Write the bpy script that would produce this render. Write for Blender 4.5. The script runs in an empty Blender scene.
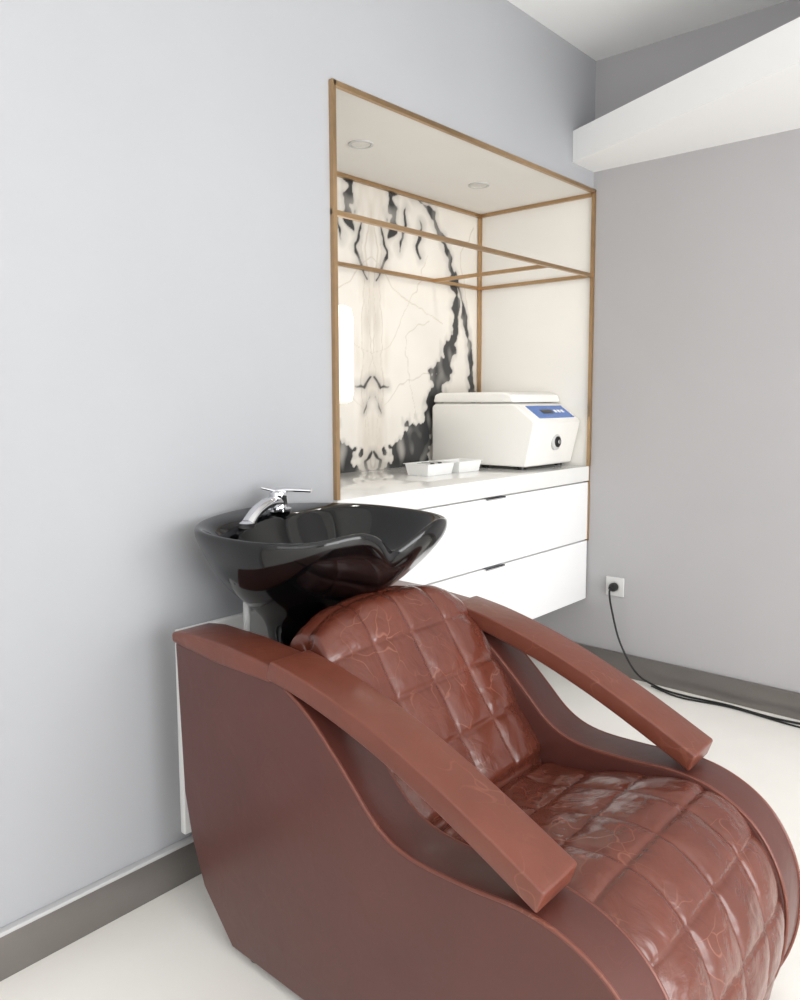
import bpy, bmesh, math, random
from mathutils import Vector, Matrix, noise
random.seed(3)
S=bpy.context.scene
COL=S.collection
# ---------- materials ----------
def s2l(c):
    return tuple(((v/255)/12.92 if v/255<=0.04045 else ((v/255+0.055)/1.055)**2.4) for v in c)+(1.0,)
def mat(name,rgb,rough=0.5,metal=0.0,noise_amt=0.0,nscale=5,bump=0.0,bscale=200,coat=0.0,emit=None,estr=0,spec=None):
    m=bpy.data.materials.new(name); m.use_nodes=True
    nt=m.node_tree; b=nt.nodes['Principled BSDF']
    c=s2l(rgb)
    b.inputs['Base Color'].default_value=c
    b.inputs['Roughness'].default_value=rough
    b.inputs['Metallic'].default_value=metal
    b.inputs['Coat Weight'].default_value=coat
    if spec is not None: b.inputs['Specular IOR Level'].default_value=spec
    if emit:
        b.inputs['Emission Color'].default_value=s2l(emit); b.inputs['Emission Strength'].default_value=estr
    tc=nt.nodes.new('ShaderNodeTexCoord')
    if noise_amt>0:
        n=nt.nodes.new('ShaderNodeTexNoise'); n.inputs['Scale'].default_value=nscale; n.inputs['Detail'].default_value=5
        r=nt.nodes.new('ShaderNodeValToRGB')
        r.color_ramp.elements[0].position=0.3; r.color_ramp.elements[1].position=0.7
        r.color_ramp.elements[0].color=tuple(v*(1-noise_amt) for v in c[:3])+(1,)
        r.color_ramp.elements[1].color=tuple(min(1,v*(1+noise_amt)) for v in c[:3])+(1,)
        nt.links.new(tc.outputs['Object'],n.inputs['Vector']); nt.links.new(n.outputs['Fac'],r.inputs['Fac'])
        nt.links.new(r.outputs['Color'],b.inputs['Base Color'])
    if bump>0:
        n2=nt.nodes.new('ShaderNodeTexNoise'); n2.inputs['Scale'].default_value=bscale; n2.inputs['Detail'].default_value=3
        bp=nt.nodes.new('ShaderNodeBump'); bp.inputs['Strength'].default_value=bump; bp.inputs['Distance'].default_value=0.002
        nt.links.new(tc.outputs['Object'],n2.inputs['Vector']); nt.links.new(n2.outputs['Fac'],bp.inputs['Height'])
        nt.links.new(bp.outputs['Normal'],b.inputs['Normal'])
    return m
def leather(name,rgb,rgb2,rough,crack=0.35,wr=0.5,coat=.15):
    m=bpy.data.materials.new(name); m.use_nodes=True
    nt=m.node_tree; N=nt.nodes.new; L=nt.links.new; b=nt.nodes['Principled BSDF']
    tc=N('ShaderNodeTexCoord')
    n1=N('ShaderNodeTexNoise'); n1.inputs['Scale'].default_value=6; n1.inputs['Detail'].default_value=5; n1.inputs['Roughness'].default_value=0.55
    L(tc.outputs['Object'],n1.inputs['Vector'])
    r=N('ShaderNodeValToRGB'); r.color_ramp.elements[0].position=.3; r.color_ramp.elements[1].position=.7
    r.color_ramp.elements[0].color=s2l(rgb); r.color_ramp.elements[1].color=s2l(rgb2)
    L(n1.outputs['Fac'],r.inputs['Fac'])
    nd=N('ShaderNodeTexNoise'); nd.inputs['Scale'].default_value=6; nd.inputs['Detail'].default_value=2
    L(tc.outputs['Object'],nd.inputs['Vector'])
    vm=N('ShaderNodeVectorMath'); vm.operation='MULTIPLY_ADD'; vm.inputs[1].default_value=(.3,.3,.3)
    L(nd.outputs['Color'],vm.inputs[0]); L(tc.outputs['Object'],vm.inputs[2])
    v=N('ShaderNodeTexVoronoi'); v.feature='DISTANCE_TO_EDGE'; v.inputs['Scale'].default_value=12
    L(vm.outputs[0],v.inputs['Vector'])
    r2=N('ShaderNodeValToRGB'); r2.color_ramp.elements[0].position=0; r2.color_ramp.elements[1].position=.022
    r2.color_ramp.elements[0].color=(1,1,1,1); r2.color_ramp.elements[1].color=(0,0,0,1)
    L(v.outputs['Distance'],r2.inputs['Fac'])
    n3=N('ShaderNodeTexNoise'); n3.inputs['Scale'].default_value=8
    L(tc.outputs['Object'],n3.inputs['Vector'])
    r3=N('ShaderNodeValToRGB'); r3.color_ramp.elements[0].position=.46; r3.color_ramp.elements[1].position=.68
    L(n3.outputs['Fac'],r3.inputs['Fac'])
    mm=N('ShaderNodeMath'); mm.operation='MULTIPLY'; L(r2.outputs['Color'],mm.inputs[0]); L(r3.outputs['Color'],mm.inputs[1])
    m2=N('ShaderNodeMath'); m2.operation='MULTIPLY'; m2.inputs[1].default_value=crack; L(mm.outputs[0],m2.inputs[0])
    mx=N('ShaderNodeMix'); mx.data_type='RGBA'; L(m2.outputs[0],mx.inputs['Factor']); L(r.outputs['Color'],mx.inputs['A'])
    mx.inputs['B'].default_value=s2l((160,104,84)); L(mx.outputs['Result'],b.inputs['Base Color'])
    nb=N('ShaderNodeTexNoise'); nb.inputs['Scale'].default_value=13; nb.inputs['Detail'].default_value=4; nb.inputs['Distortion'].default_value=1.4
    L(tc.outputs['Object'],nb.inputs['Vector'])
    bp=N('ShaderNodeBump'); bp.inputs['Strength'].default_value=wr; bp.inputs['Distance'].default_value=0.007
    L(nb.outputs['Fac'],bp.inputs['Height'])
    bp2=N('ShaderNodeBump'); bp2.inputs['Strength'].default_value=.35*crack; bp2.inputs['Distance'].default_value=0.002
    L(mm.outputs[0],bp2.inputs['Height']); L(bp.outputs['Normal'],bp2.inputs['Normal'])
    L(bp2.outputs['Normal'],b.inputs['Normal']); L(bp2.outputs['Normal'],b.inputs['Coat Normal'])
    b.inputs['Roughness'].default_value=rough
    b.inputs['Specular IOR Level'].default_value=.5
    b.inputs['Coat Weight'].default_value=coat; b.inputs['Coat Roughness'].default_value=.17
    return m
M_wall=mat('wall_paint',(168,169,172),.7,noise_amt=.015,nscale=2,bump=.05,bscale=400)
M_wallr=mat('wall_paint_right',(173,171,172),.7,noise_amt=.015,nscale=2,bump=.05,bscale=400)
M_ceil=mat('ceiling_paint',(247,247,246),.8,noise_amt=.004,nscale=3)
M_floor=mat('floor_resin',(242,239,233),.2,noise_amt=.02,nscale=2.5,bump=.04,bscale=60)
M_base=mat('baseboard_metal',(122,117,113),.33,metal=.35,noise_amt=.04,nscale=8)
M_basecap=mat('baseboard_cap',(190,190,190),.4,noise_amt=.01)
M_niche=mat('niche_paint',(234,231,225),.7,noise_amt=.01,nscale=3)
M_brass=mat('brushed_bronze',(182,152,116),.30,metal=.92,noise_amt=.05,nscale=30)
M_cab=mat('white_lacquer',(246,246,246),.28,noise_amt=.005)
M_top=mat('white_quartz',(235,234,231),.08,noise_amt=.01,nscale=14)
M_dkgrey=mat('dark_grey',(60,60,60),.8,noise_amt=.02)  # plain dark grey, used on every other roll in the tray
M_dev=mat('device_plastic',(238,236,231),.38,noise_amt=.01,nscale=10)
M_dev2=mat('device_grey',(196,196,194),.4,noise_amt=.01)
M_lens=mat('downlight_lens',(222,220,214),.3,noise_amt=.01)
M_plate=mat('outlet_plate',(205,204,202),.4,noise_amt=.01)
M_blue=mat('display_blue',(40,96,170),.2,noise_amt=.05,nscale=40,emit=(40,96,170),estr=.12)
M_black=mat('black_plastic',(14,14,15),.35,noise_amt=.1,nscale=20)
M_basin=mat('basin_black_acrylic',(6,6,7),.10,noise_amt=.1,nscale=6,coat=.1)
M_chrome=mat('chrome',(225,225,228),.08,metal=1,noise_amt=.02)
M_white=mat('white_plastic',(240,240,238),.35,noise_amt=.01)
M_lamp=mat('lamp_opal_glass',(245,242,235),.3,noise_amt=.005,emit=(255,250,242),estr=.5)
M_frame=mat('window_frame_paint',(235,235,235),.4,noise_amt=.01)
M_lea=leather('leather_tufted',(88,42,30),(103,51,37),.27,.45,.48,.22)
M_arm=leather('leather_arm',(102,53,40),(114,61,46),.36,.35,.24,.12)
M_side=leather('leather_side',(80,41,35),(86,45,38),.38,.06,.12,.10)
# ---------- helpers ----------
def obj(name,me,m=None,parent=None,smooth=None):
    o=bpy.data.objects.new(name,me); COL.objects.link(o)
    if m: me.materials.append(m)
    if smooth is not None:
        for p in me.polygons: p.use_smooth=True
        if smooth<180: me.set_sharp_from_angle(angle=math.radians(smooth))
    if parent: o.parent=parent
    return o
def empty(name):
    e=bpy.data.objects.new(name,None); e.empty_display_size=.1; COL.objects.link(e); return e
def bm_obj(name,bm,m,parent=None,smooth=None):
    bmesh.ops.recalc_face_normals(bm,faces=bm.faces)
    me=bpy.data.meshes.new(name); bm.to_mesh(me); bm.free()
    return obj(name,me,m,parent,smooth)
def addbox(bm,x0,x1,y0,y1,z0,z1):
    vs=[bm.verts.new((x,y,z)) for x in(x0,x1) for y in(y0,y1) for z in(z0,z1)]
    for f in((0,1,3,2),(4,6,7,5),(0,4,5,1),(2,3,7,6),(0,2,6,4),(1,5,7,3)):
        bm.faces.new([vs[i] for i in f])
def bev(bm,w,seg=3,ang=30):
    es=[e for e in bm.edges if len(e.link_faces)==2 and e.calc_face_angle(0)>math.radians(ang)]
    bmesh.ops.bevel(bm,geom=es,offset=w,segments=seg,profile=.5,affect='EDGES',clamp_overlap=True)
def box(name,b,m,parent=None,bv=0):
    bm=bmesh.new(); addbox(bm,*b)
    if bv: bmesh.ops.recalc_face_normals(bm,faces=bm.faces); bev(bm,bv)
    return bm_obj(name,bm,m,parent,40 if bv else None)
def boxes(name,bs,m,parent=None,bv=0):
    bm=bmesh.new()
    for b in bs: addbox(bm,*b)
    if bv: bmesh.ops.recalc_face_normals(bm,faces=bm.faces); bev(bm,bv,2)
    return bm_obj(name,bm,m,parent,40 if bv else None)
def prism(name,pts,y0,y1,m,parent=None,bv=0,seg=3,ang=50):
    bm=bmesh.new()
    a=[bm.verts.new((x,y0,z)) for x,z in pts]; c=[bm.verts.new((x,y1,z)) for x,z in pts]
    n=len(pts)
    bm.faces.new(a); bm.faces.new(c[::-1])
    for i in range(n): bm.faces.new((a[i],c[i],c[(i+1)%n],a[(i+1)%n]))
    bmesh.ops.recalc_face_normals(bm,faces=bm.faces)
    if bv: bev(bm,bv,seg,ang)
    return bm_obj(name,bm,m,parent,45)
def catmull(P,n=8,closed=False):
    out=[]; N_=len(P)
    for i in range(N_-1):
        p0=P[max(i-1,0)];p1=P[i];p2=P[i+1];p3=P[min(i+2,N_-1)]
        for k in range(n):
            t=k/n
            out.append(tuple(.5*((2*b)+(-a+c)*t+(2*a-5*b+4*c-d)*t*t+(-a+3*b-3*c+d)*t**3) for a,b,c,d in zip(p0,p1,p2,p3)))
    out.append(tuple(P[-1])); return out
def resample(P,step):
    L=[0]
    for i in range(1,len(P)): L.append(L[-1]+math.dist(P[i],P[i-1]))
    n=max(2,int(L[-1]/step)); out=[]; j=0
    for k in range(n+1):
        s=L[-1]*k/n
        while j<len(L)-2 and L[j+1]<s: j+=1
        t=(s-L[j])/max(1e-9,L[j+1]-L[j])
        out.append(tuple(a+(b-a)*t for a,b in zip(P[j],P[j+1])))
    return out,L[-1]
def lathe(name,prof,loc,m,parent=None,n=32,axis='Z'):
    bm=bmesh.new(); rings=[]
    for r,z in prof:
        rings.append([bm.verts.new((r*math.cos(2*math.pi*i/n),r*math.sin(2*math.pi*i/n),z)) for i in range(n)])
    for a,b in zip(rings,rings[1:]):
        for i in range(n): bm.faces.new((a[i],a[(i+1)%n],b[(i+1)%n],b[i]))
    bm.faces.new(rings[0][::-1]); bm.faces.new(rings[-1])
    if axis=='X':
        for v in bm.verts: v.co=Vector((v.co.z,v.co.x,v.co.y))
    if axis=='Y':
        for v in bm.verts: v.co=Vector((v.co.x,-v.co.z,v.co.y))
    for v in bm.verts: v.co+=Vector(loc)
    return bm_obj(name,bm,m,parent,40)
def tube(name,pts,rad,m,parent=None,n=16,sub=8,flat=1.0):
    if not isinstance(rad,(list,tuple)): rad=[rad]*len(pts)
    P=catmull([tuple(p)+(r,) for p,r in zip(pts,rad)],sub)
    bm=bmesh.new(); rings=[]
    for i,p in enumerate(P):
        a=Vector(P[max(i-1,0)][:3]); b=Vector(P[min(i+1,len(P)-1)][:3]); t=(b-a).normalized()
        up=Vector((0,0,1)) if abs(t.z)<.95 else Vector((1,0,0))
        if name.startswith('piping'): up=Vector((0,1,0))
        u=t.cross(up).normalized(); w=u.cross(t).normalized()
        c=Vector(p[:3]); r=p[3]
        rings.append([bm.verts.new(c+u*r*math.cos(2*math.pi*k/n)+w*r*flat*math.sin(2*math.pi*k/n)) for k in range(n)])
    for a,b in zip(rings,rings[1:]):
        for i in range(n): bm.faces.new((a[i],a[(i+1)%n],b[(i+1)%n],b[i]))
    bm.faces.new(rings[0][::-1]); bm.faces.new(rings[-1])
    return bm_obj(name,bm,m,parent,60)

# ---------- room ----------
H=2.72; YW=-.05; YN0=-1.660; YN1=YW; NT=2.16; ND=-.62
XR=4.6; YB=-5.2; T=.15
box('floor',(ND-.15,XR+T,YB-T,.15,-.1,0),M_floor)
box('ceiling',(-.15,XR+T,YB-T,.15,H,H+.1),M_ceil)
boxes('wall_left',[(-.15,0,YB,YN0,0,H),(-.15,0,YN0,YW,NT+.012,H)],M_wall)
boxes('wall_right',[(0,XR,YW,.15,0,H),(ND-.15,0,YW,.15,0,.90)],M_wallr)
boxes('wall_niche_side',[(ND-.1,0,YN1,.15,.90,NT)],M_niche)
box('wall_niche_left',(ND-.1,-.15,YN0-.1,YN0,0,NT),M_niche)
boxes('wall_niche_back',[(ND-.15,ND-.02,YN0,YN1,0,NT)],M_wallr)
box('ceiling_niche',(ND-.15,-.0015,YN0,YW,NT,NT+.011),M_niche)
W1=(-4.3,-.7,.25,2.45)
boxes('wall_window_side',[(XR,XR+T,YB,W1[0],0,H),(XR,XR+T,W1[1],YW,0,H),(XR,XR+T,W1[0],W1[1],0,W1[2]),(XR,XR+T,W1[0],W1[1],W1[3],H)],M_ceil)
W2=(.9,3.9,.9,2.45)
boxes('wall_rear',[(0,W2[0],YB-T,YB,0,H),(W2[1],XR,YB-T,YB,0,H),(W2[0],W2[1],YB-T,YB,0,W2[2]),(W2[0],W2[1],YB-T,YB,W2[3],H)],M_ceil)
f=.05
fr=[(XR+.03,XR+.09,W1[0],W1[0]+f,W1[2],W1[3]),(XR+.03,XR+.09,W1[1]-f,W1[1],W1[2],W1[3]),(XR+.03,XR+.09,W1[0],W1[1],W1[2],W1[2]+f),(XR+.03,XR+.09,W1[0],W1[1],W1[3]-f,W1[3])]
for k in(1,2): 
    y=W1[0]+(W1[1]-W1[0])*k/3; fr.append((XR+.03,XR+.09,y-.03,y+.03,W1[2],W1[3]))
boxes('window_1',fr,M_frame)
fr=[(W2[0],W2[0]+f,YB-.09,YB-.03,W2[2],W2[3]),(W2[1]-f,W2[1],YB-.09,YB-.03,W2[2],W2[3]),(W2[0],W2[1],YB-.09,YB-.03,W2[2],W2[2]+f),(W2[0],W2[1],YB-.09,YB-.03,W2[3]-f,W2[3]),(2.37,2.43,YB-.09,YB-.03,W2[2],W2[3])]
boxes('window_2',fr,M_frame)
boxes('baseboard_left',[(0,.018,YB,YN0,0,.1)],M_base,bv=.003)
box('trim_1',(0,.020,YB,YN0,.1,.110),M_basecap,bv=.002)
boxes('baseboard_right',[(ND,XR,YW-.018,YW,0,.105)],M_base,bv=.003)
def poly_prism_z(name,pts,z0,z1,m):
    bm=bmesh.new()
    a=[bm.verts.new((x,y,z0)) for x,y in pts]; c=[bm.verts.new((x,y,z1)) for x,y in pts]
    bm.faces.new(a); bm.faces.new(c)
    n=len(pts)
    for i in range(n): bm.faces.new((a[i],a[(i+1)%n],c[(i+1)%n],c[i]))
    return bm_obj(name,bm,m)
poly_prism_z('ceiling_beam',[(0,-.24),(0,YW),(XR,YW),(XR,-2.25)],2.25,2.38,M_ceil)
# marble
def seg_d(p,a,b):
    ax,ay=a;bx,by=b;px,py=p
    dx,dy=bx-ax,by-ay; t=max(0,min(1,((px-ax)*dx+(py-ay)*dy)/(dx*dx+dy*dy)))
    return math.hypot(px-ax-t*dx,py-ay-t*dy),t
veins=[
 ([(-.56,2.17),(-.43,2.1),(-.31,1.95),(-.24,1.75),(-.26,1.55),(-.33,1.42),(-.38,1.3),(-.43,1.18),(-.50,1.08),(-.62,.93)],[.010,.018,.022,.030,.042,.070,.065,.06,.10,.17]),
 ([(-.24,1.85),(-.17,1.65),(-.11,1.45),(-.10,1.25)],[.010,.024,.02,.035]),
 ([(-.70,2.17),(-.68,2.02),(-.72,1.93)],[.03,.04,.004]),
 ([(-.60,2.1),(-.63,1.98),(-.66,1.9)],[.008,.018,.004]),
 ([(-.76,1.98),(-.74,1.85),(-.79,1.76)],[.006,.014,.005]),
 ([(-.81,1.34),(-.78,1.31),(-.73,1.31)],[.007,.006,.003]),
 ([(-.82,1.28),(-.79,1.24),(-.77,1.20)],[.005,.007,.003]),
 ([(-.83,1.02),(-.79,.98),(-.80,.93)],[.008,.012,.018]),
 ([(-.50,2.05),(-.52,1.95),(-.50,1.88)],[.005,.020,.004]),
]
thin=[([(-.83,2.1),(-.80,1.8),(-.82,1.5),(-.79,1.2),(-.82,.95)],.004),([(-.78,1.9),(-.76,1.5),(-.78,1.1)],.003),([(-.83,1.85),(-.62,1.7),(-.35,1.62)],.0025),([(-.83,1.45),(-.7,1.5),(-.45,1.9)],.002),([(-.8,1.2),(-.6,1.35),(-.35,1.38)],.002),([(-.45,1.62),(-.62,1.52),(-.55,1.2),(-.6,1.05)],.002),([(-.1,2.1),(-.2,1.95),(-.15,1.7)],.003)]
def marble_col(y,z):
    if y<-.83: y=-1.66-y
    n1=noise.noise(Vector((y*6,z*6,3)))*.025+noise.noise(Vector((y*22,z*22,7)))*.014
    n2=noise.noise(Vector((y*6,z*6,13)))*.025+noise.noise(Vector((y*22,z*22,17)))*.014
    q=(y+n1,z+n2); k=0
    for P,Wd in veins:
        for i in range(len(P)-1):
            d,t=seg_d(q,P[i],P[i+1]); w=Wd[i]*(1-t)+Wd[i+1]*t
            w*=(.75+.7*noise.noise(Vector((y*9,z*14,2)))+.5*noise.noise(Vector((y*40,z*30,2))))
            e=max(0,min(1,(w-d)/.006+.5)); 
            tone=.97-.6*max(0,noise.noise(Vector((y*18,z*10,9))))
            k=max(k,e*tone)
            k=max(k,.25*max(0,min(1,1-(d-w)/.035)))
    kt=0
    for P,w in thin:
        for i in range(len(P)-1):
            d,t=seg_d(q,P[i],P[i+1]); kt=max(kt,max(0,1-abs(d)/(w*1.6)))
    ax_=math.exp(-((y+.83)/.10)**2)*(.5+noise.fractal(Vector((y*16,z*4,4)),1,2,4))
    kt=max(kt,min(.8,max(0,.75*ax_)))
    cloud=.5+.5*noise.fractal(Vector((y*3,z*3,1)),1,2,4)
    base=Vector((.78,.74,.675))*(.88+.14*cloud)
    base=base.lerp(Vector((.42,.34,.26)),kt*.55)
    base=base.lerp(Vector((.02,.021,.024)),k)
    return base
ny,nz=340,270; bm=bmesh.new()
vs=[[bm.verts.new((ND,YN0+(YN1-YN0)*i/ny,.93+(NT-.93)*j/nz)) for j in range(nz+1)] for i in range(ny+1)]
for i in range(ny):
    for j in range(nz): bm.faces.new((vs[i][j],vs[i+1][j],vs[i+1][j+1],vs[i][j+1]))
me=bpy.data.meshes.new('marble_wall_panel'); bm.to_mesh(me); bm.free()
at=me.color_attributes.new('marble','FLOAT_COLOR','POINT')
for v in me.vertices:
    c=marble_col(v.co.y,v.co.z); at.data[v.index].color=(c[0],c[1],c[2],1)
M_marble=mat('bookmatched_marble',(230,225,215),.12)
a=M_marble.node_tree.nodes.new('ShaderNodeVertexColor'); a.layer_name='marble'
M_marble.node_tree.links.new(a.outputs['Color'],M_marble.node_tree.nodes['Principled BSDF'].inputs['Base Color'])
mp=obj('marble_wall_panel',me,M_marble)
sm=mp.modifiers.new('sol','SOLIDIFY'); sm.thickness=.018; sm.offset=-1
# brass frame
r=.0075; B=[]
def bx(x,y0,y1,z): B.append((x-r,x+r,y0,y1,z-r,z+r))
def by(y,x0,x1,z): B.append((x0,x1,y-r,y+r,z-r,z+r))
xf,xb=.008,ND+.012; ya,yb=YN0+r-.002,YN1-r-.001; zt=NT-r-.001
bx(xf,ya,yb,NT+.004)
bx(xb,ya,yb,zt); by(yb,xb,-.001,zt); by(ya,xb,-.001,zt)
z=1.80; bx(xf-.004,ya,yb,z); bx(xb,ya,yb,z); by(yb,xb,xf,z); by(ya,xb,xf,z)
by(-.42,xb,xf,1.80)
for x,y in((xf,ya),(xf,yb)): B.append((x-r,x+r,y-r,y+r,.947,NT+.012))
for x,y in((xb,ya),(xb,yb)): B.append((x-r,x+r,y-r,y+r,.947,zt))
boxes('brass_shelf_frame',B,M_brass)
boxes('trim_2',[(-.006,.012,YN1-.009,YN1-.0005,.60,.946)],M_brass)
# cabinet
cab=empty('floating_drawer_cabinet')
yc0,yc1=YN0+.003,YN1-.010
box('countertop',(ND+.001,.012,yc0,yc1,.878,.946),M_top,cab,.003)
box('carcass',(ND+.001,-.018,yc0,yc1,.33,.876),M_cab,cab)
box('drawer_1',(-.018,.008,yc0,yc1,.607,.872),M_cab,cab,.002)
box('drawer_2',(-.018,.008,yc0,yc1,.328,.601),M_cab,cab,.002)
for i,z in enumerate((.872,.601)):
    boxes('handle_%d'%(i+1),[(-.01,.018,-.88,-.75,z-.0005,z+.0025),(.016,.018,-.88,-.75,z-.005,z+.0025)],M_chrome,cab)
for y in(-1.22,-.5):
    e=empty('recessed_downlight')
    lathe('ring',[(.045,0),(.045,-.004),(.036,-.005),(.034,-.001)],(-.30,y,NT),M_dev2,e)
    lathe('lens',[(.034,-.001),(.033,-.003)],(-.30,y,NT),M_lens,e)
sc=empty('wall_lamp')
lathe('opal_tube',[(.02,0),(.042,.012),(.05,.05),(.05,.34),(.042,.378),(.02,.39)],(ND+.07,-1.085,1.235),M_lamp,sc)
box('backplate',(ND+.001,ND+.03,-1.115,-1.055,1.33,1.53),M_brass,sc,.004)
# centrifuge
cf=empty('benchtop_centrifuge')
x0,x1,y0,y1,z0=-.595,-.035,-.455,-.062,.948
prism('housing',[(x0,z0+.012),(x0,z0+.27),(x0+.02,z0+.285),(x1-.12,z0+.285),(x1-.10,z0+.278),(x1-.01,z0+.215),(x1,z0+.20),(x1-.045,z0+.012)],y0,y1,M_dev,cf,.010)
prism('lid',[(x0+.01,z0+.289),(x0+.02,z0+.325),(x0+.05,z0+.334),(x1-.16,z0+.334),(x1-.12,z0+.322),(x1-.105,z0+.289)],y0-.004,y1+.004,M_dev,cf,.010)
for i,(x,y) in enumerate(((x0+.06,y0+.04),(x0+.06,y1-.04),(x1-.09,y0+.04),(x1-.09,y1-.04))):
    lathe('foot_%d'%(i+1),[(.018,0),(.018,.016)],(x,y,.9468),M_black,cf,16)
def quadplate(name,c,u,v,n_,th,m,parent):
    bm=bmesh.new(); c,u,v,n_=map(Vector,(c,u,v,n_))
    vv=[bm.verts.new(c+u*a+v*b+n_*d) for d in(0,th) for a,b in((-1,-1),(1,-1),(1,1),(-1,1))]
    for f_ in((3,2,1,0),(4,5,6,7),(0,1,5,4),(1,2,6,5),(2,3,7,6),(3,0,4,7)): bm.faces.new([vv[i] for i in f_])
    return bm_obj(name,bm,m,parent)
sx=Vector((.09,0,-.063)).normalized(); nn=Vector((.063,0,.09)).normalized()
pc=Vector((x1-.055,(y0+y1)/2+.02,z0+.2465))
quadplate('display_panel',pc,(0,.150,0),sx*.045,nn,.002,M_blue,cf)
quadplate('display_screen',pc+Vector((0,-.03,0))+nn*.0021,(0,.045,0),sx*.014,nn,.001,M_black,cf)
for i in range(3):
    quadplate('button_%d'%(i+1),pc+Vector((0,.04+.03*i,0))+nn*.0021,(0,.009,0),sx*.009,nn,.002,M_white,cf)
kx=x1-.020
lathe('lock_ring',[(.036,-.01),(.036,.006),(.030,.010)],(kx,(y0+y1)/2+.01,z0+.115),M_dev2,cf,32,'X')
lathe('lock_knob',[(.024,.004),(.024,.014),(.018,.018)],(kx,(y0+y1)/2+.01,z0+.115),M_black,cf,32,'X')
lathe('lock_center',[(.010,.016),(.009,.021)],(kx,(y0+y1)/2+.01,z0+.115),M_chrome,cf,24,'X')
def tray(y,x,l,w,h,rot=0):
    bm=bmesh.new(); t=.004
    def ring(a,b,z): return [bm.verts.new((sx_*a,sy_*b,z)) for sx_,sy_ in((-1,-1),(1,-1),(1,1),(-1,1))]
    R=[ring(w/2-.008,l/2-.008,0),ring(w/2,l/2,h),ring(w/2+.006,l/2+.006,h),ring(w/2+.006,l/2+.006,h+.002),ring(w/2-t,l/2-t,h+.002),ring(w/2-.012,l/2-.012,.004)]
    bm.faces.new(R[0])
    for a_,b_ in zip(R,R[1:]):
        for i in range(4): bm.faces.new((a_[i],a_[(i+1)%4],b_[(i+1)%4],b_[i]))
    bm.faces.new(R[-1])
    o=bm_obj('instrument_tray',bm,M_white); o.location=(x,y,.9465); o.rotation_euler=(0,0,rot)
tray(-.83,-.30,.17,.12,.045); tray(-.645,-.29,.155,.12,.045)
e=empty('cotton_rolls')
for i in range(4):
    tube('roll_%d'%(i+1),[(-.33,-.87+.025*i,.985),(-.27,-.87+.025*i,.986)],.010,M_dkgrey if i%2 else M_dev2,e,10,3)

# ---------- outlet ----------
ou=empty('electrical_outlet')
ox,oz=.150,.405
box('plate',(ox-.043,ox+.043,YW-.010,YW-.0005,oz-.043,oz+.043),M_plate,ou,.003)
lathe('socket',[(.026,.008),(.026,.012),(.020,.012),(.019,.0105)],(ox,YW,oz),M_dev2,ou,32,'Y')
cb=empty('power_cable')
lathe('plug',[(.019,.0105),(.020,.03),(.014,.045),(.008,.055)],(ox,YW,oz),M_black,cb,24,'Y')
def sh(L_): return [(x,y+YW,z) for x,y,z in L_]
tube('cord',sh([(ox,-.05,oz),(ox+.003,-.066,oz-.02),(ox+.012,-.06,oz-.09),(ox+.05,-.05,.17),(.28,-.055,.05),(.38,-.06,.010),(.5,-.075,.006),(.68,-.06,.006),(.86,-.075,.006),(1.1,-.05,.006),(1.5,-.08,.006),(2.0,-.06,.006)]),.0045,M_black,cb,10,10)
tube('cord_return',sh([(.36,-.070,.010),(.5,-.105,.006),(.7,-.075,.006),(.95,-.10,.006),(1.2,-.08,.006),(2.0,-.09,.006)]),.0035,M_black,cb,10,10)

wp=empty('wall_service_panel')
box('plate',(.0005,.022,-2.225,-1.70,.13,.672),M_white,wp,.004)
for i,(y,z) in enumerate(((-2.205,.65),(-2.205,.16),(-1.72,.65),(-1.72,.16))):
    lathe('screw_%d'%(i+1),[(.006,.02),(.005,.025)],(0,y,z),M_chrome,wp,12,'X')

# ---------- chair ----------
ch=empty('shampoo_chair')
top=catmull([(.50,.690),(.60,.635),(.70,.55),(.78,.478),(.86,.450),(.98,.450),(1.09,.458),(1.175,.443),(1.245,.403),(1.292,.34),(1.318,.26),(1.318,.17),(1.30,.09),(1.27,.02)],6)
prof=[(.137,.690)]+top+[(.33,.02),(.226,.122),(.18,.23),(.156,.33)]
prism('side_panel_near',prof,-2.31,-2.205,M_side,ch,.014,4)
prism('side_panel_far',prof,-1.705,-1.60,M_side,ch,.014,4)
for nm,yy in(('near_outer',-2.3055),('near_inner',-2.2095),('far_inner',-1.7005),('far_outer',-1.6045)):
    tube('piping_'+nm,[(x,yy,z-.0035) for x,z in top[::2]],.0042,M_arm,ch,10,2)
cap=[(.132,.688),(.130,.712),(.20,.722),(.35,.722),(.49,.712),(.49,.675),(.30,.675)]
armt=catmull([(.49,.722),(.60,.705),(.75,.667),(.888,.618),(1.01,.565),(1.134,.505)],6)
armp=armt+[(x-.014,z-.040) for x,z in armt[::-1]]
for nm,a_,b_ in(('near',-2.315,-2.207),('far',-1.708,-1.600)):
    prism('back_cap_'+nm,cap,a_,b_,M_arm,ch,.008)
    prism('arm_'+nm,armp,a_,b_,M_arm,ch,.005)
prism('body_core',[(.20,.10),(.17,.53),(.34,.54),(.43,.66),(.52,.68),(.70,.44),(.82,.32),(1.20,.36),(1.25,.2),(1.22,.04),(.34,.04)],-2.21,-1.70,M_side,ch)
path=catmull([(.42,.55),(.392,.66),(.398,.735),(.435,.785),(.49,.79),(.535,.755),(.60,.665),(.68,.55),(.745,.455),(.785,.405)],8)[:-1]+catmull([(.785,.405),(.83,.394),(.95,.422),(1.07,.450),(1.155,.455),(1.235,.42),(1.292,.35),(1.322,.26),(1.325,.17),(1.307,.09),(1.285,.035)],8)
P,LL=resample(path,.005)
ci=min(range(len(P)),key=lambda i:math.dist(P[i],(.785,.405)))
ds=LL/(len(P)-1)
Y0,Y1=-2.208,-1.702; NY=120; cols=4
bm=bmesh.new(); G=[]
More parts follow.
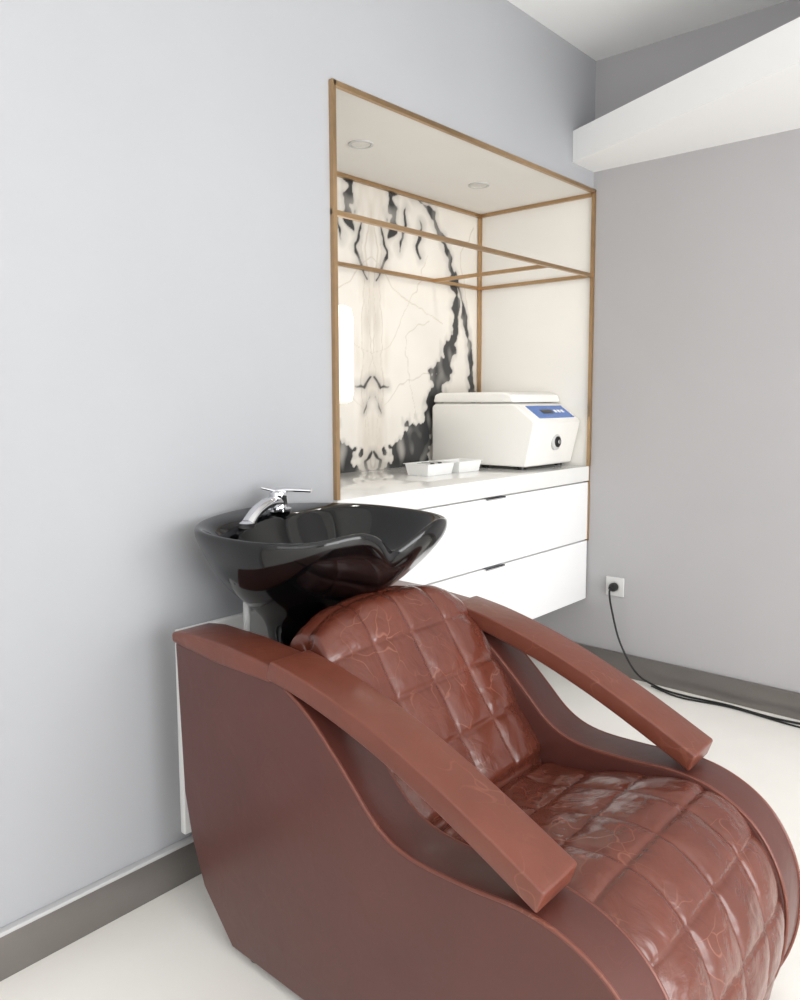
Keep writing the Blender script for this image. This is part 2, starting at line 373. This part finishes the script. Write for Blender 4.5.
for i,(x,z) in enumerate(P):
    a_=P[max(i-1,0)]; b_=P[min(i+1,len(P)-1)]
    tx,tz=b_[0]-a_[0],b_[1]-a_[1]; l=math.hypot(tx,tz); nx,nz_=-tz/l,tx/l
    sd=(i-ci)*ds; pitch=.128
    d_row=abs((sd/pitch)-round(sd/pitch))*pitch
    row=[]
    crest=math.exp(-((x-.45)/.09)**2) if i<ci else 0
    for j in range(-3,NY+4):
        jj=max(0,min(NY,j)); tt=jj/NY; y=Y0+(Y1-Y0)*tt; u=tt*2-1
        cp=(Y1-Y0)/cols; d_col=abs(tt*cols-round(tt*cols))*cp
        if round(tt*cols) in(0,cols): d_col=.06
        wob=noise.noise(Vector((y*8,i*ds*8,0)))*.003
        g=max(math.exp(-(((d_row+wob)/.004)**2)),math.exp(-(((d_col+wob)/.004)**2)))
        pr=min(1,d_row/(pitch/2)); pc_=min(1,d_col/(cp/2))
        puff=(1-(1-pr)**3)*(1-(1-pc_)**3)
        pk=math.exp(-d_row/.02)*math.sin(y*260+3*noise.noise(Vector((y*20,i*.05,0))))+math.exp(-d_col/.02)*math.sin(i*ds*260+3*noise.noise(Vector((y*20,i*.05,9))))
        wr_=noise.noise(Vector((y*16,i*ds*16,5)))*.0034+noise.noise(Vector((y*45,i*ds*45,5)))*.0011+.0003*pk
        crz=-.018*math.exp(-((sd/.012)**2))
        off=.0068*puff-.0036*g+wr_-.018*abs(u)**6+crz
        xx=x+nx*off; zz=z+nz_*off-.040*crest*abs(u)**3
        if j<0 or j>NY:
            k=(-j if j<0 else j-NY); xx-=nx*.02*k; zz-=nz_*.02*k
        yy=-1.955+(y+1.955)*(1-.08*crest)
        row.append(bm.verts.new((xx,yy,zz)))
    G.append(row)
for i in range(len(G)-1):
    for j in range(len(G[0])-1): bm.faces.new((G[i][j],G[i][j+1],G[i+1][j+1],G[i+1][j]))
cu=bm_obj('tufted_cushion',bm,M_lea,ch,180)
for i,(x,y) in enumerate(((.38,-2.27),(.38,-1.64),(1.2,-2.27),(1.2,-1.64))):
    lathe('foot_%d'%(i+1),[(.022,0),(.022,.022)],(x,y,0),M_black,ch,16)

# ---------- basin ----------
bs=empty('hair_wash_basin')
CX,CY=.276,-1.955
def rim(th):
    c,s=math.cos(th),math.sin(th); n=2.35 if c>0 else 2.6
    a_=.28 if c>0 else .26; b_=.318
    R=(abs(c/a_)**n+abs(s/b_)**n)**(-1/n)
    t=math.atan2(s,c)
    R*=1-.15*math.exp(-(t/.26)**2)
    horn=math.exp(-((abs(t)-.50)/.24)**2)
    z=.942+.016*horn-.045*math.exp(-(t/.24)**2)+.018*math.exp(-((abs(t)-math.pi)/.9)**2)
    return R,z,t
rings=[]
spec=[(.36,-.345,-.06,0),(.37,-.28,-.06,0),(.43,-.235,-.055,.05),(.59,-.195,-.045,.12),(.76,-.150,-.03,.35),(.89,-.095,-.012,.65),(.965,-.048,0,.9),(.99,-.024,0,1),(1.0,-.008,0,1),(.992,.002,0,1),(.965,.004,0,1),
 (.935,-.004,.006,1),(.90,-.022,.012,.95),(.83,-.06,.02,.8),(.68,-.115,.02,.4),(.45,-.145,.01,.1),(.2,-.155,0,0),(.05,-.158,0,0)]
NT_=120; bm=bmesh.new()
for q_,(sc_,dz,cs,fl) in enumerate(spec):
    rg=[]
    for k in range(NT_):
        th=2*math.pi*k/NT_; R,z,t=rim(th)
        Rc=(.26*.318/math.sqrt((.318*math.cos(th))**2+(.26*math.sin(th))**2))
        Ruse=(R*fl+Rc*(1-fl))*sc_
        zz=(z*fl+.945*(1-fl))+dz
        x=CX+cs+Ruse*math.cos(th)
        if fl>0 and q_>=11:
            back=math.exp(-((abs(t)-math.pi)/.75)**2); x+=.075*back
        rg.append(bm.verts.new((x,CY+Ruse*math.sin(th),zz)))
    rings.append(rg)
for a_,b_ in zip(rings,rings[1:]):
    for i in range(NT_): bm.faces.new((a_[i],a_[(i+1)%NT_],b_[(i+1)%NT_],b_[i]))
bm.faces.new(rings[0][::-1]); bm.faces.new(rings[-1])
bo=bm_obj('bowl',bm,M_basin,bs,180)
ss=bo.modifiers.new('s','SUBSURF'); ss.levels=1; ss.render_levels=2
lathe('pedestal',[(.09,.545),(.09,.60),(.095,.62)],(CX-.06,CY,0),M_basin,bs)
lathe('drain',[(.028,.786),(.028,.792),(.02,.793)],(CX,CY,0),M_chrome,bs,24)
tube('support_rod',[(.17,-2.125,.545),(.17,-2.125,.70),(.17,-2.125,.82)],.009,M_dev2,bs,12,4)
fa=empty('basin_faucet')
fx,fy,fz=.095,CY,.956
lathe('base',[(.034,fz),(.034,fz+.006),(.026,fz+.010),(.024,fz+.035),(.025,fz+.04),(.024,fz+.050),(.015,fz+.054)],(fx,fy,0),M_chrome,fa,32)
tube('spout',[(fx+.005,fy-.01,fz+.024),(fx+.025,fy-.06,fz+.027),(fx+.045,fy-.11,fz+.014),(fx+.055,fy-.145,fz-.012)],[.021,.019,.017,.018],M_chrome,fa,16,8,.75)
lathe('spout_tip',[(.019,fz-.022),(.020,fz-.010),(.012,fz-.005)],(fx+.056,fy-.148,0),M_chrome,fa,20)
tube('lever',[(fx-.01,fy,fz+.052),(fx+.02,fy+.02,fz+.056),(fx+.07,fy+.055,fz+.054)],[.020,.015,.012],M_chrome,fa,14,8,.45)
tube('lever_back',[(fx,fy,fz+.052),(fx-.02,fy-.02,fz+.058),(fx-.03,fy-.035,fz+.062)],[.014,.01,.007],M_chrome,fa,14,6,.45)

# ---------- lights ----------
def area(name,loc,rot,sx_,sy_,P_,col=(1,1,1)):
    l=bpy.data.lights.new(name,'AREA'); l.shape='RECTANGLE'; l.size=sx_; l.size_y=sy_; l.energy=P_; l.color=col
    o=bpy.data.objects.new(name,l); COL.objects.link(o); o.location=loc; o.rotation_euler=rot; return o
area('window_daylight',(XR-.01,(W1[0]+W1[1])/2,(W1[2]+W1[3])/2),(0,math.radians(90),0),2.1,3.5,150,(.99,.995,1))
area('window_daylight.001',((W2[0]+W2[1])/2,YB+.01,(W2[2]+W2[3])/2),(math.radians(90),0,0),2.9,1.5,20,(.99,.995,1))
for y in(-1.22,-.5):
    l=bpy.data.lights.new('downlight','SPOT'); l.energy=4; l.spot_size=2.5; l.spot_blend=.8; l.shadow_soft_size=.04; l.color=(1,.97,.92)
    o=bpy.data.objects.new('downlight_lamp',l); COL.objects.link(o); o.location=(-.30,y,NT-.02)
w=bpy.data.worlds.new('World'); S.world=w; w.use_nodes=True
w.node_tree.nodes['Background'].inputs[0].default_value=(.94,.97,1,1); w.node_tree.nodes['Background'].inputs[1].default_value=1.2
# ---------- camera ----------
cd=bpy.data.cameras.new('camera'); cam=bpy.data.objects.new('camera',cd); COL.objects.link(cam)
cd.sensor_fit='VERTICAL'; cd.sensor_height=36; cd.lens=27.97; cd.clip_start=.05; cd.shift_y=-.024
Rm=Matrix.Rotation(math.radians(41.4),4,'Z')@Matrix.Rotation(math.radians(90-5.6),4,'X')@Matrix.Rotation(math.radians(-.2),4,'Z')
cam.matrix_world=Matrix.Translation((1.704,-3.288,1.25))@Rm
S.camera=cam
S.view_settings.view_transform='Standard'; S.view_settings.look='None'; S.view_settings.exposure=0
